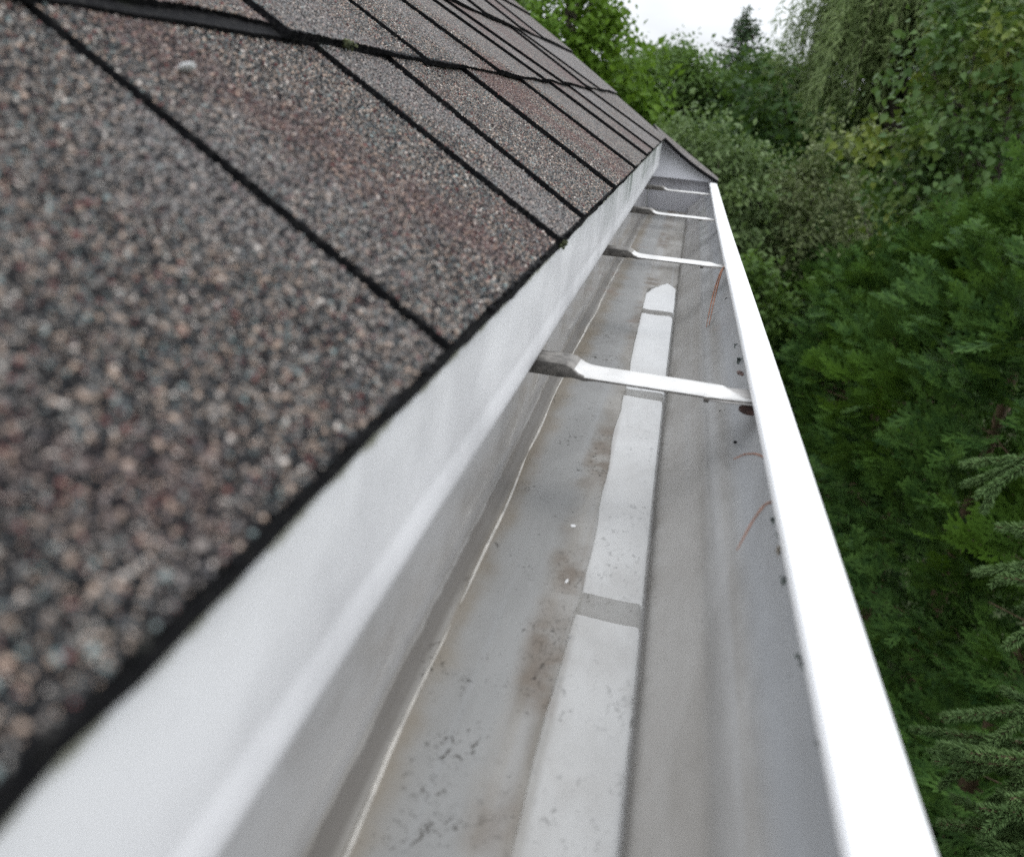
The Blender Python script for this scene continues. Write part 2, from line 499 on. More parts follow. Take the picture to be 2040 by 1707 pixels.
for k in range(9):
    rng = np.random.default_rng(100 + k)
    s0, s1 = k * EXP, (k + 1) * EXP + .012
    if k == 0: ls, sl = lines1, slant1
    elif k == 1: ls, sl = lines2, slant2
    else:
        ls = [-1.4]
        while ls[-1] < 1.3 + .95 * min(s0, .36): ls.append(ls[-1] + rng.uniform(.13, .30))
        sl = {}
    drop = .0050          # a course lies lower at its top, where the next one covers it
    def hh(s): return -drop * (np.asarray(s) - s0) / EXP
    mb = MB()
    # base strip (only seen in the gaps and at the butt edge)
    def strip(poly, top, thick, mtop, mside, base=None, slant=0.0, tnt=.5):
        poly = np.asarray(poly)
        ps = poly[:, 0] - np.where(poly[:, 0] < s0 + .01, slant, 0)
        n = len(poly)
        A = RP(poly[:, 0], poly[:, 1], hh(poly[:, 0]) + top)
        B = RP(ps, poly[:, 1], hh(poly[:, 0]) + (top - thick if base is None else base))
        mb.add(A, [tuple(range(n - 1, -1, -1))], mtop, tint=tnt)
        mb.add(np.concatenate([A, B]), [(i, (i + 1) % n, n + (i + 1) % n, n + i) for i in range(n)], mside)
        mb.add(B, [tuple(range(n))], mside)
    ends = ls[1:] + [None]
    low = jit_line((s0 + (.0012 if k != 1 else .005), Y0), (s0 + .0012, float(rake_y(s0))), 260, .0003, rng)
    up = np.array([(s1, float(rake_y(s1))), (s1, Y0)])
    strip(np.concatenate([low, up]), -.0024, (.0036 if k == 0 else .0026), 1, 1, slant=.0026 if k == 0 else 0)
    gap = .0034
    waves = {}
    tints = rng.permutation(np.linspace(0.02, .98, len(ls)))
    if k == 0: tints[5:12] = (.36, .62, .12, .40, .66, .30, .8)
    for i, ya in enumerate(ls):
        yb = ends[i]
        lift = rng.uniform(.0010, .0018) + (.0018 if ya > .6 else .0008 if ya > .3 else 0)
        sj = rng.uniform(-.0035, .0035) if k else rng.uniform(-.001, .001)
        if k == 1: sj += {0.02: .0125, 0.20: .0115, .37: .003, .565: -.004, .78: 0, 1.02: 0}.get(ya, 0)
        la, lb = sl.get(ya, 0), (sl.get(yb, 0) if yb is not None else 0)
        a0 = (s0 + sj, ya + gap / 2); a1 = (s1, ya + gap / 2 + la)
        g2 = .0052 if abs(ya - .204) < .001 and k == 0 else gap
        a0 = (a0[0], ya + g2 / 2); a1 = (a1[0], ya + g2 / 2 + la)
        if yb is None:
            b0 = (s0 + sj, float(rake_y(s0))); b1 = (s1, float(rake_y(s1)))
        else:
            b0 = (s0 + sj, yb - gap / 2); b1 = (s1, yb - gap / 2 + lb)
        near = a0[1] < 1.2
        n1 = 90 if near else 30
        bot = jit_line(a0, b0, n1, .0007, rng); bot[[0, -1]] = a0, b0
        bot[:, 0] += .0018 * np.sin(np.linspace(0, rng.uniform(4, 9), n1) + rng.uniform(0, 6)) * (1 if k else .3)
        right = jit_line(b0, b1, n1, .00035, rng)[1:]
        left = jit_line(a1, a0, n1, .00035, rng)[:-1]
        poly = np.concatenate([bot, right, left])
        L0, L1 = len(bot), len(bot) + len(right)
        fr = np.concatenate([np.linspace(0, 1, L0), np.ones(L1 - L0), np.zeros(len(left))])
        strip(poly, lift * (1 - fr) - .0004, 0, 1 if (k < 2 and ya < (.8 if k == 0 else .7) and yb is not None and ya > (-.1 if k == 0 else .25)) else 0, 1, base=-.0023, tnt=tints[i])
        waves[i] = (a0, a1, b0, b1, lift)
    # loose-stone relief on the courses near the lens: real granules
    if k < 2:
        ymax = .95 if k == 0 else .85
        ymin = -.02 if k == 0 else .30
        for i in waves:
            a0, a1, b0, b1, lift = waves[i]
            ya_, yb_ = max(a0[1], ymin), min(b0[1], ymax)
            if yb_ <= ya_: continue
            N = int((yb_ - ya_) * (s1 - s0) * 1150000)
            u = rng.random(N)
            uu0 = (ya_ - a0[1]) / (b0[1] - a0[1]); uu1 = (yb_ - a0[1]) / (b0[1] - a0[1])
            u = uu0 + u * (uu1 - uu0)
            mg = .0007 / (b0[1] - a0[1]); u = np.clip(u, mg, 1 - mg)
            w = rng.random(N) * .995 + .004
            ss = a0[0] + w * (s1 - a0[0])
            yy = (1 - w) * (a0[1] + u * (b0[1] - a0[1])) + w * (a1[1] + u * (b1[1] - a1[1]))
            size = np.clip(rng.lognormal(math.log(.00052), .30, N), .0003, .0011)
            pos = RP(ss, yy, hh(ss) + lift * (1 - u) - .0004 + size * rng.uniform(-.25, .5, N))
            rot = rand_rot(N, rng)
            sq = np.stack([rng.uniform(.75, 1.3, N), rng.uniform(.7, 1.1, N), rng.uniform(.6, 1.0, N)], -1)
            Vv = ICO_V[None] * sq[:, None] * rng.uniform(.8, 1.2, (N, 6, 1))
            Vv = np.einsum('nij,nkj->nki', rot, Vv) * size[:, None, None] + pos[:, None]
            Ff = (ICO_F[None] + (np.arange(N) * 6)[:, None, None]).reshape(-1, 3)
            mb.add(Vv.reshape(-1, 3), Ff, 2, tint=tints[i])
    mb.build('shingle_course', [M['shingle'], M['asphalt'], M['granule']], roof)

# metal edge under the shingles
def sweep(profile, ys, fn=None):
    prof = np.asarray(profile, float)
    V = []
    for y in ys:
        q = np.stack([prof[:, 0], np.full(len(prof), y), prof[:, 1]], -1)
        if fn is not None: q = fn(q, y)
        V.append(q)
    return np.concatenate(V), grid_faces(len(ys), len(prof))
def thick(o, t, off=1):
    md = o.modifiers.new('sheet thickness', 'SOLIDIFY')
    md.thickness = t
    md.offset = off
    return o
def tilt(q, y):
    q = q.copy(); q[:, 2] += .01819 * (y - .4); q[:, 0] += -.0024 * (y - .4)
    q[:, 0] += .0003 * math.sin(y * 7.0) + .0002 * math.sin(y * 19.0 + 1)
    return q
ys = np.concatenate([np.linspace(-1.4, 0, 12), np.linspace(.02, 1.86, 90)])
drip_prof = [(-.110, -.0340), (-.068, -.0655), (-.0645, -.0668), (-.0633, -.0688), (-.0628, -.073), (-.0626, -.080), (-.0627, -.092), (-.0630, -.1045), (-.0634, -.1070),
             (-.0630, -.1095), (-.0628, -.1165), (-.0632, -.1210), (-.0645, -.1232), (-.0665, -.1225), (-.0675, -.1195)]
mb = MB(); mb.add(*sweep(drip_prof, ys, tilt))
d = thick(mb.build('drip_edge', [M['drip']], house, 35), .0006, -1)
# fascia, soffit, wall
mb = MB(); mb.add(*box((-.128, -1.4, -.27), (-.104, 2.06, -.068))); mb.build('fascia_board', [M['white']], house)
mb = MB(); mb.add(*box((-.50, -1.4, -.285), (-.106, 2.06, -.271))); mb.build('soffit', [M['white']], house)
mb = MB(); mb.add(*box((-4.3, -1.4, GROUND), (-.50, 1.75, -.20)))
pk = RP(SLEN - .05, 0)
g = []
for y in (-1.4, 1.75):
    g += [(-4.2, y, -.1995), (-.52, y, -.1995), (pk[0], y, pk[2] - .08)]
mb.add(g, [(0, 1, 2), (5, 4, 3), (1, 4, 5, 2), (0, 2, 5, 3)])
mb.build('wall', [M['wall']], house)
# rake board under the end of the shingles
mb = MB()
for (sa, sb) in ((.03, .36), (.36, SLEN)):
    ya, yb = float(rake_y(sa)) - .018, float(rake_y(sb)) - .018
    P = []
    for s, y in ((sa, ya), (sb, yb)):
        for h in (-.0095, -.14):
            for dy in (-.02, 0.0):
                P.append(RP(s, y + dy, h))
    mb.add(P, [(0, 1, 3, 2), (4, 6, 7, 5), (1, 5, 7, 3), (0, 2, 6, 4), (0, 4, 5, 1), (2, 3, 7, 6)])
mb.build('rake_board', [M['white']], house)
# white return board closing the eave end, with a little shingled hood over it
mb = MB()
front = [(-.080, -.0340), (.0555, -.1185), (.055, -.1205), (-.100, -.1150), (-.100, -.034)]
n = len(front)
V = [(x, 1.905 + .25 * x, z) for x, z in front] + [(x, 1.917 + .25 * x, z) for x, z in front]
mb.add(V, [tuple(range(n - 1, -1, -1)), tuple(range(n, 2 * n))] + [(i, (i + 1) % n, n + (i + 1) % n, n + i) for i in range(n)])
mb.build('return_board', [M['white']], house)
mb = MB()
rng = np.random.default_rng(5)
e1 = jit_line((.012, 1.842), (-.152, 1.905), 40, .0007, rng)
e2 = np.array([(-.152, 2.0), (.04, 1.99)])
poly = np.concatenate([e1, e2]); n = len(poly)
sag = lambda s: .0045 * np.sin(np.clip(-s / .15, 0, 1) * 3.14) * -1
A = RP(poly[:, 0], poly[:, 1], -.0015 + sag(poly[:, 0])); B = RP(poly[:, 0], poly[:, 1], -.0085 + sag(poly[:, 0]))
mb.add(A, [tuple(range(n))], 0)
mb.add(np.concatenate([A, B]), [((i + 1) % n, i, n + i, n + (i + 1) % n) for i in range(n)] + [tuple(range(2 * n - 1, n - 1, -1))], 1)
mb.build('shingled_hood', [M['shingle'], M['asphalt']], house)

# ------------------------------------------------------------------ gutter
GB = (0.0, 0.0, -.207)
gutter = thing('rain_gutter', GB, 'long white aluminium rain gutter with hangers fixed along the eave', 'gutter')
GY = np.concatenate([np.linspace(-1.3, -.05, 10), np.linspace(0.0, 2.11, 110)])
def back_x(y):
    return np.interp(y, [-1.3, 0, .163, .29, .61, 1.2, 2.11], [-.074, -.0745, -.0753, -.0786, -.0845, -.088, -.089])
def gfn(q, y):
    q = q.copy()
    bx = back_x(y)
    left = q[:, 0] < -.055
    q[left, 0] += bx + .085
    w = .0007 * math.sin(y * 5.3) + .0005 * math.sin(y * 13 + 2)
    q[left, 0] += w * 1.2
    mid = (q[:, 0] > .006) & (q[:, 2] < -.15)
    q[mid, 0] += .0006 * math.sin(y * 4.1 + 1) + (.0015 if y < .25 else .0015 * max(0, (.45 - y) / .2))
    # gentle oil-canning of the thin floor
    fl = (q[:, 0] > -.075) & (q[:, 0] < .004) & (q[:, 2] < -.2)
    q[fl, 2] += .00015 * np.sin(y * 9 + q[fl, 0] * 40)
    return q
trough_prof = [(-.0865, -.085), (-.0862, -.110), (-.0860, -.150), (-.0858, -.180), (-.0855, -.1965), (-.0852, -.2005), (-.0835, -.2040),
               (-.0805, -.2062), (-.0765, -.2070), (-.060, -.2070), (-.040, -.2070), (-.020, -.2070), (.000, -.2070), (.0060, -.2070),
               (.0088, -.2066), (.0102, -.2056), (.0108, -.2040), (.0114, -.1985), (.0124, -.1958), (.0142, -.1938), (.0170, -.1916), (.0215, -.1874), (.0268, -.1822), (.0305, -.1780),
               (.0323, -.1748), (.0335, -.1722), (.0352, -.1706), (.0375, -.1690), (.0415, -.1658), (.0445, -.1630), (.0480, -.1585), (.0520, -.1520),
               (.0555, -.1450), (.0585, -.1375), (.0608, -.1305), (.0622, -.1255), (.0628, -.1222)]
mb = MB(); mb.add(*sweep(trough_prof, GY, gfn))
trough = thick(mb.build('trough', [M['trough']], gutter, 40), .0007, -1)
lip_prof = [(.0631, -.1320), (.0636, -.1240), (.0640, -.1214), (.0635, -.1203), (.0622, -.1198), (.0580, -.1194), (.0530, -.1194), (.0498, -.1197), (.0484, -.1203), (.0477, -.1215),
            (.0475, -.1245), (.0480, -.1262), (.0492, -.1266), (.0530, -.1262)]
def lfn(q, y):
    q = q.copy(); q[:, 2] += .0005 * math.sin(y * 3 + .5); q[:, 0] += .0005 * math.sin(y * 4.3)
    return q
mb = MB(); mb.add(*sweep(lip_prof, GY, lfn))
thick(mb.build('front_lip', [M['lip']], gutter, 60), .0006, -1)
# pale bead of the back fold, standing just clear of the silt
yb = np.linspace(-.8, 1.9, 300)
xb = back_x(yb) + .0007 * 1.2 * np.sin(yb * 5.3) + .0005 * 1.2 * np.sin(yb * 13 + 2) + .0088 + .0005 * np.sin(yb * 23) + .0004 * np.sin(yb * 51)
br = .0010 + .0002 * np.sin(yb * 17) + .0002 * np.sin(yb * 41)
br *= 1 - .65 * np.exp(-((yb - .287) / .012) ** 2) - .5 * np.exp(-((yb - .47) / .02) ** 2)
br *= np.clip((1.9 - yb) / .9, .3, 1)
mb = MB(); mb.add(*tube(np.stack([xb, yb, -.2067 + 0 * yb], -1), br, 8))
mb.build('seam_bead', [M['bead']], gutter, 80)
# end cap: flat plate with a folded flange along the top
mb = MB()
cap = [(-.0865, -.128)] + [p for p in trough_prof[3:]] + [(.0632, -.128)]
n = len(cap)
bxs = back_x(2.1) + .085
cap = [(x + (bxs if x < -.055 else 0), z) for x, z in cap]
V = [(x, 2.085, z) for x, z in cap] + [(x, 2.089, z) for x, z in cap]
mb.add(V, [tuple(range(n)), tuple(range(2 * n - 1, n - 1, -1))] + [((i + 1) % n, i, n + i, n + (i + 1) % n) for i in range(n)])
mb.add(*box((-.088, 2.070, -.1290), (.0622, 2.0848, -.1272)))
mb.build('end_cap', [M['white']], gutter)

# hangers
def hanger_mesh(seed):
    mb = MB()
    # stations across the gutter: x, z of plate, y of near edge, y of far edge, flange depth near, flange depth far
    st = [(-.0860, -.1268, -.011, .009, .0080, .004), (-.0660, -.1264, -.011, .009, .0080, .004), (-.0520, -.1262, -.0112, .009, .0080, .004),
          (-.0478, -.1263, -.0116, .0095, .0077, .004), (-.0450, -.1270, -.0120, .010, .0064, .003), (-.0428, -.1286, -.0124, .0105, .0046, .0025),
          (-.0405, -.1302, -.0126, .0112, .0032, .0022), (-.0370, -.1312, -.0128, .0118, .0026, .002), (-.0300, -.1314, -.0122, .0114, .0016, .0012),
          (-.0100, -.1312, -.0122, .0114, .0016, .0012), (.0120, -.1310, -.0121, .0112, .0016, .0012), (.0240, -.1309, -.0120, .0110, .0016, .0012),
          (.0266, -.1309, -.0120, .0110, .0016, .0012), (.0268, -.1309, -.0126, .0110, .0036, .0015), (.0296, -.1309, -.0126, .0110, .0036, .0015), (.0298, -.1309, -.0120, .0110, .0016, .0012),
          (.0358, -.1308, -.0120, .0108, .0016, .0012), (.0362, -.1308, -.0120, .0104, .0016, .0012), (.0470, -.1303, -.0120, -.0090, .0016, .001), (.0474, -.1303, -.0120, -.0104, .0016, .001), (.0590, -.1290, -.0120, -.0106, .0012, .001)]
    rows = []
    for x, z, a, b, fa, fb in st:
        rows.append([(x, a - .0003, z - fa), (x, a - .0002, z - .0006), (x, a + min(.0008, (b - a) * .1), z + .0001), (x, a + min(.004, (b - a) * .25), z + .0005),
                     (x, a * .5 + b * .5, z + .0006), (x, b - min(.003, (b - a) * .2), z + .0005), (x, b - min(.0008, (b - a) * .1), z + .0001), (x, b, z - .0006), (x, b, z - fb)])
    V = np.array(rows)
    nu, nv = V.shape[:2]
    mb.add(V.reshape(-1, 3), grid_faces(nu, nv), 0)
    V2 = np.array([[(x, -.0132, z - .0014), (x, 0, z - .0008), (x, .0125, z - .0014)] for x, z in ((.030, -.1311), (.040, -.1309), (.052, -.1300), (.0605, -.1290))])
    # raised clip and near flange faces take the darker material
    m = mb.mat[-1].reshape(nu - 1, nv - 1)
    m[:5, :] = 1
    m[5:7, :2] = 1
    m[:, 0] = 1
    mb.mat[-1] = m.ravel()
    mb.add(V2.reshape(-1, 3), grid_faces(4, 3), 2)  # lower grey plate paints the shade on the hanger end under the lip
    return mb
hy = [(.4235, .05), (.846, .055), (1.262, .08), (1.735, .10)]
H0 = None
for i, (y, yaw) in enumerate(hy):
    if H0 is None:
        h = hanger_mesh(1).build('hanger', [M['hanger'], M['clip'], M['grey']], None, 45)
        thick(h, .0008, -1)
        H0 = h
    else:
        h = H0.copy(); COL.objects.link(h)
    h.parent = gutter
    h.location = (0, y, .207 + (.0008 if i == 2 else 0))
    h.rotation_euler = (0, 0, -yaw)

# ------------------------------------------------------------------ standing water
WZ = -.2060
mb = MB()
NYW = 220
yy = np.linspace(-.6, 1.115, NYW)
rng = np.random.default_rng(11)
kn = np.array([-.6, .1, .18, .215, .256, .30, .318, .36, .42, .49, .53, .58, .61, .68, .75, .845, .95, 1.02, 1.06, 1.115])
kx = np.array([-.020, -.0195, -.020, -.0205, -.0200, -.0192, -.0185, -.0180, -.0200, -.0215, -.0232, -.0222, -.0240, -.0235, -.0262, -.0268, -.0285, -.0296, -.0290, -.0045])
lx = np.interp(yy, kn, kx) + np.convolve(rng.normal(size=NYW), np.ones(5) / 5, 'same') * .0007
rx = np.full(NYW, .0100) + .0006 * np.sin(yy * 4.1 + 1) + np.where(yy < .45, .0015 * np.clip((.45 - yy) / .2, 0, 1), 0)
end = yy > 1.06
rx[end] -= ((yy[end] - 1.06) / .055) ** 2 * .0135
cols = []
for f, dz in ((0, -.0001), (.012, 0), (.03, 0), (.15, 0), (.4, 0), (.62, 0), (.74, .00003), (.82, .00008), (.89, .00019), (.94, .00034), (.975, .00055), (1.0, .0009)):
    cols.append(np.stack([lx + f * (rx - lx), yy, WZ + dz + 0 * yy], -1))
V = np.stack(cols, 1)
# lift of the water where the far lip of the puddle curls
mb.add(V.reshape(-1, 3), grid_faces(NYW, len(cols))[:, ::-1])
w = mb.build('water', [M['water']], None, 60, origin=(0, .4, WZ))
tag(w, kind='structure')

# ------------------------------------------------------------------ ground
mb = MB()
n = 61
gx = np.concatenate([-np.geomspace(600, 3, 30), [0], np.geomspace(3, 600, 30)])
GXX, GYY = np.meshgrid(gx, gx, indexing='ij')
GZ = GROUND + .05 * np.sin(GXX * .35) * np.cos(GYY * .27)
mb.add(np.stack([GXX, GYY, GZ], -1).reshape(-1, 3), grid_faces(n, n)[:, ::-1])
t = NT('lawn')
c = t.mix(t.ramp(t.noise(.9, 5), .35, .65), (.030, .050, .014), (.060, .085, .025))
c = t.mix(t.ramp(t.noise(70, 3), .4, .7), c, (.045, .06, .02))
M['lawn'] = t.done(t.bsdf(color=c, rough=.9, normal=t.bump(t.noise(120, 3), .6, .03)))
tag(mb.build('ground', [M['lawn']], None, 80), kind='structure')

# ------------------------------------------------------------------ plants
LEAF_V = np.array([(0, 0, 0), (.45, .32, .05), (1, 0, -.12), (.45, -.32, .05), (.42, 0, -.03)])
LEAF_F = np.array([(0, 4, 1), (1, 4, 2), (0, 3, 4), (3, 2, 4)])
HEART_V = np.array([(0, 0, 0), (-.12, .22, .04), (.05, .42, .06), (.35, .46, .04), (.68, .26, -.02), (1.08, 0, -.14),
                    (.68, -.26, -.02), (.35, -.46, .04), (.05, -.42, .06), (-.12, -.22, .04), (.4, 0, -.05)])
HEART_F = np.array([(10, i, (i + 1)) for i in range(0, 9)] + [(10, 9, 0)])
def unit(v): return v / (np.linalg.norm(v, axis=-1, keepdims=True) + 1e-9)

def crown_points(rng, center, radii, nclump, per, clump_r, lump=.30, cut=None, inner=.45):
    """leaf positions gathered in clumps over a lumpy ellipsoid"""
    d = unit(rng.normal(size=(nclump, 3)))
    ph = rng.uniform(0, 6.28, 6)
    lum = 1 + lump * (np.sin(d[:, 0] * 4 + ph[0]) * np.sin(d[:, 1] * 4 + ph[1]) + .6 * np.sin(d[:, 2] * 6 + ph[2]) * np.cos(d[:, 0] * 5 + ph[3]))
    r = rng.uniform(inner, 1.0, nclump) ** .6 * lum
    C = np.array(center) + d * r[:, None] * np.array(radii)
    P = np.repeat(C, per, 0)
    D = np.repeat(d, per, 0)
    cr = np.repeat(clump_r * rng.uniform(.6, 1.3, nclump), per)
    off = rng.normal(size=P.shape) * .55
    off[:, 2] *= .65
    P = P + off * cr[:, None]
    return P, unit(D * .7 + unit(off) * .6)
def leaves(rng, P, D, size, tv=LEAF_V, tf=LEAF_F, droop=.3, updir=.7):
    n = len(P)
    nrm = unit(D * .6 + np.array([0, 0, updir]) + rng.normal(size=(n, 3)) * .55)
    fw = unit(rng.normal(size=(n, 3)) + D * .5 - np.array([0, 0, droop]))
    return scatter(tv, tf, P, frames(fw, nrm), size * rng.uniform(.65, 1.3, n))
def trunk_mesh(rng, base, top, r0, limbs, crown_c, crown_r):
    mb = MB()
    base = np.array(base); top = np.array(top)
    t = np.linspace(0, 1, 9)
    P = base + (top - base) * t[:, None] + np.concatenate([np.zeros((1, 3)), rng.normal(size=(8, 3)) * .04 * r0 / .1])
    mb.add(*tube(P, r0 * (1 - .75 * t), 9))
    for i in range(limbs):
        f = rng.uniform(.35, .95)
        s = base + (top - base) * f
        d = unit(rng.normal(size=3)); d[2] = abs(d[2]) * .6 + .15
        e = np.array(crown_c) + unit(d) * np.array(crown_r) * rng.uniform(.6, .95)
        tt = np.linspace(0, 1, 6)[:, None]
        Q = s + (e - s) * tt + np.array([0, 0, -.12]) * np.linalg.norm(e - s) * (tt * (1 - tt)) + rng.normal(size=(6, 3)) * .015
        Q[0] = s
        mb.add(*tube(Q, r0 * (.45 - .35 * tt[:, 0]) * (1 - .4 * f), 6))
    return mb
def tree(name, label, cat, base, crown_c, radii, nclump, per, clump_r, leaf, mat, seed, group=None, tv=LEAF_V, tf=LEAF_F,
         r0=.12, limbs=14, lump=.3, droop=.3, updir=.7, inner=.45, extra=None):
    rng = np.random.default_rng(seed)
    o = thing(name, base, label, cat, group)
    top = np.array(crown_c) + np.array([0, 0, radii[2] * .6])
    trunk_mesh(rng, base, top, r0, limbs, crown_c, radii).build('trunk', [M['bark']], o, 60)
    P, D = crown_points(rng, crown_c, radii, nclump, per, clump_r, lump, inner=inner)
    mb = MB(); mb.add(*leaves(rng, P, D, leaf, tv, tf, droop, updir))
    if extra is not None: extra(mb, rng)
    mb.build('crown', [mat], o)
    return o

M['dark'] = mat_leaf('dark_leaves', (.022, .055, .014), (.055, .11, .026), (.04, .085, .018))
M['mid'] = mat_leaf('mid_green_leaves', (.060, .115, .028), (.12, .20, .045), (.09, .165, .03))
M['bright'] = mat_leaf('bright_green_leaves', (.075, .16, .016), (.15, .26, .026), (.12, .22, .02), trans=.45)
M['shrub'] = mat_leaf('grey_green_leaves', (.085, .135, .050), (.19, .26, .11), (.14, .20, .07))
M['shrub2'] = mat_leaf('olive_leaves', (.095, .125, .050), (.20, .24, .11), (.15, .175, .08))
M['willow'] = mat_leaf('willow_leaves', (.13, .19, .070), (.27, .34, .14), None, trans=.45)
M['heart'] = mat_leaf('heart_leaves', (.040, .090, .022), (.095, .165, .040), (.17, .21, .035), trans=.3, rough=.5, spec=.3)
M['conifer'] = mat_leaf('conifer_needles', (.026, .055, .024), (.055, .09, .04), None, trans=.15)
M['arb'] = mat_leaf('arborvitae_scales', (.018, .052, .014), (.085, .168, .036), (.075, .15, .016), trans=.3, rough=.6, spec=.1, clump=16.0, cw=.75)
M['spruce'] = mat_leaf('spruce_needles', (.070, .130, .046), (.140, .215, .080), None, trans=.12, rough=.6, spec=.12)
M['twig'] = plain('twig_bark', (.10, .065, .035), .8, .3, 80)

G = GROUND
GT = 'broadleaf trees of the wood edge behind the roof'
def z0(x, y): return (x, y, G)
tree('broadleaf_tree', 'bright yellow-green tree rising right behind the roof slope', 'tree', z0(-1.85, 11.8), (-1.85, 11.8, .75), (.60, .8, 1.75), 90, 110, .32, .095, M['bright'], 21, GT, r0=.13)
tree('broadleaf_tree', 'soft green tree at the upper frame edge behind the highest visible shingles', 'tree', z0(-4.0, 14.5), (-4.0, 14.5, 1.0), (1.15, 1.3, 2.4), 120, 110, .40, .12, M['mid'], 22, GT)
tree('broadleaf_tree', 'mid-green round-topped tree with thin upright tips against the white sky', 'tree', z0(-.85, 17.6), (-.95, 17.6, -.10), (1.25, 1.4, 1.55), 220, 170, .40, .095, M['mid'], 23, GT)
tree('broadleaf_tree', 'dark green tree between the mid-green tree and the pointed conifer', 'tree', z0(.35, 18.4), (.35, 18.4, -.45), (1.2, 1.4, 1.45), 140, 120, .40, .115, M['dark'], 24, GT)
tree('broadleaf_tree', 'dark green tree under the pointed conifer below the gap of sky', 'tree', z0(1.15, 17.2), (1.15, 17.2, -.50), (1.1, 1.3, 1.50), 130, 120, .38, .115, M['dark'], 25, GT)
tree('broadleaf_tree', 'dark tree left of the willow whose top touches the sky', 'tree', z0(1.95, 17.6), (1.95, 17.6, -.35), (1.1, 1.3, 1.55), 130, 120, .38, .115, M['dark'], 26, GT)
tree('broadleaf_tree', 'deep shaded tree below the hanging willow strands', 'tree', z0(2.75, 15.2), (2.75, 15.2, -1.1), (1.2, 1.2, 1.9), 120, 75, .38, .15, M['dark'], 27, GT)
tree('broadleaf_tree', 'very dark undergrowth tree between the pale shrub and the heart-leaved tree', 'tree', z0(2.3, 11.2), (2.3, 11.2, -1.7), (.9, .9, 1.5), 90, 75, .32, .13, M['dark'], 28, GT)
tree('broadleaf_tree', 'dark leafy tree just behind the pale shrubs', 'tree', z0(.75, 13.2), (.75, 13.2, -1.25), (1.3, 1.1, 1.55), 120, 75, .36, .14, M['dark'], 29, GT)
tree('broadleaf_tree', 'yellowish-green low tree next to the roof corner', 'tree', z0(-1.15, 12.4), (-1.15, 12.4, -.55), (.62, .8, 1.25), 90, 75, .34, .13, M['bright'], 30, GT)
rng = np.random.default_rng(40)
FAR = 'far dark trees closing the view'
proto = tree('distant_tree', 'far dark tree filling the background between nearer trunks', 'tree', z0(-6.5, 27), (-6.5, 27, -.7), (2.4, 2.0, 1.9), 110, 60, .75, .30, M['dark'], 41, FAR, limbs=6)
for i, (x, y) in enumerate(((-3.2, 28), (.2, 29), (3.2, 27.5), (6.2, 26), (9.0, 24), (11.5, 20), (12.5, 15), (-9.5, 24), (5.6, 19.5), (8, 16))):
    c = proto.copy(); COL.objects.link(c); c.location = (x, y, G)
    c.rotation_euler = (0, 0, float(rng.uniform(0, 6)))
    for ch in proto.children:
        q = ch.copy(); COL.objects.link(q); q.parent = c

GS = 'pale shrubs beyond the gutter end'
tree('shrub', 'pale grey-green rounded shrub directly behind the end of the gutter', 'shrub', z0(.15, 8.6), (.18, 8.6, -1.15), (.84, .8, 1.18), 300, 75, .19, .062, M['shrub'], 51, GS, r0=.05, lump=.18)
tree('shrub', 'olive-toned airy shrub to the right of the rounded grey-green one', 'shrub', z0(1.22, 8.9), (1.28, 8.9, -1.35), (.66, .7, 1.42), 230, 75, .18, .058, M['shrub2'], 52, GS, r0=.05, lump=.2)
tree('shrub', 'dark green bush low beside the gutter lip, under the pale shrubs', 'shrub', z0(.55, 6.9), (.55, 6.9, -2.05), (.60, .6, 1.10), 130, 60, .18, .065, M['mid'], 53, GS, r0=.05, lump=.2)
tree('broadleaf_tree', 'tree with large heart-shaped leaves at the right edge above the hedge', 'tree', z0(2.2, 6.7), (2.12, 6.6, .05), (.85, .8, 1.25), 420, 32, .20, .048, M['heart'], 54,
     None, HEART_V, HEART_F, r0=.07, limbs=22, droop=.7, updir=.45)

# conifer with a pointed top
def conifer(base, top, rad_, label, seed):
    rng = np.random.default_rng(seed)
    o = thing('conifer_tree', base, label, 'tree')
    base = np.array(base); H = top - base[2]
    mb = MB(); t = np.linspace(0, 1, 8)
    mb.add(*tube(base + np.outer(t, [0, 0, H]), .13 * (1 - .95 * t), 8)); 
    mc = MB(); P = []; D = []
    for i in range(150):
        f = rng.random() ** .8
        z = base[2] + H * (.25 + .75 * f)
        r = rad_ * (1 - f) ** .8 * rng.uniform(.6, 1.15) + .05
        a = rng.uniform(0, 6.28)
        d = np.array([math.cos(a), math.sin(a), .18])
        tt = np.linspace(0, 1, 5)[:, None]
        Q = np.array([base[0], base[1], z]) + d * r * tt
        mb.add(*tube(Q, .02 * (1 - .8 * tt[:, 0]), 4))
        k = int(50 * (r / rad_) + 14)
        u = rng.random(k)[:, None]
        P.append(Q[0] + (Q[-1] - Q[0]) * u + rng.normal(size=(k, 3)) * .06); D.append(np.repeat(d[None], k, 0))
    mb.build('trunk', [M['bark']], o, 60)
    P = np.concatenate(P); D = np.concatenate(D)
    mc.add(*leaves(rng, P, D, .12, LEAF_V * np.array([1, .55, 1]), LEAF_F, .1, .5))
    mc.build('crown', [M['conifer']], o)
conifer((.76, 21.6, G), 2.50, 1.9, 'pointed dark conifer standing up into the white sky', 61)

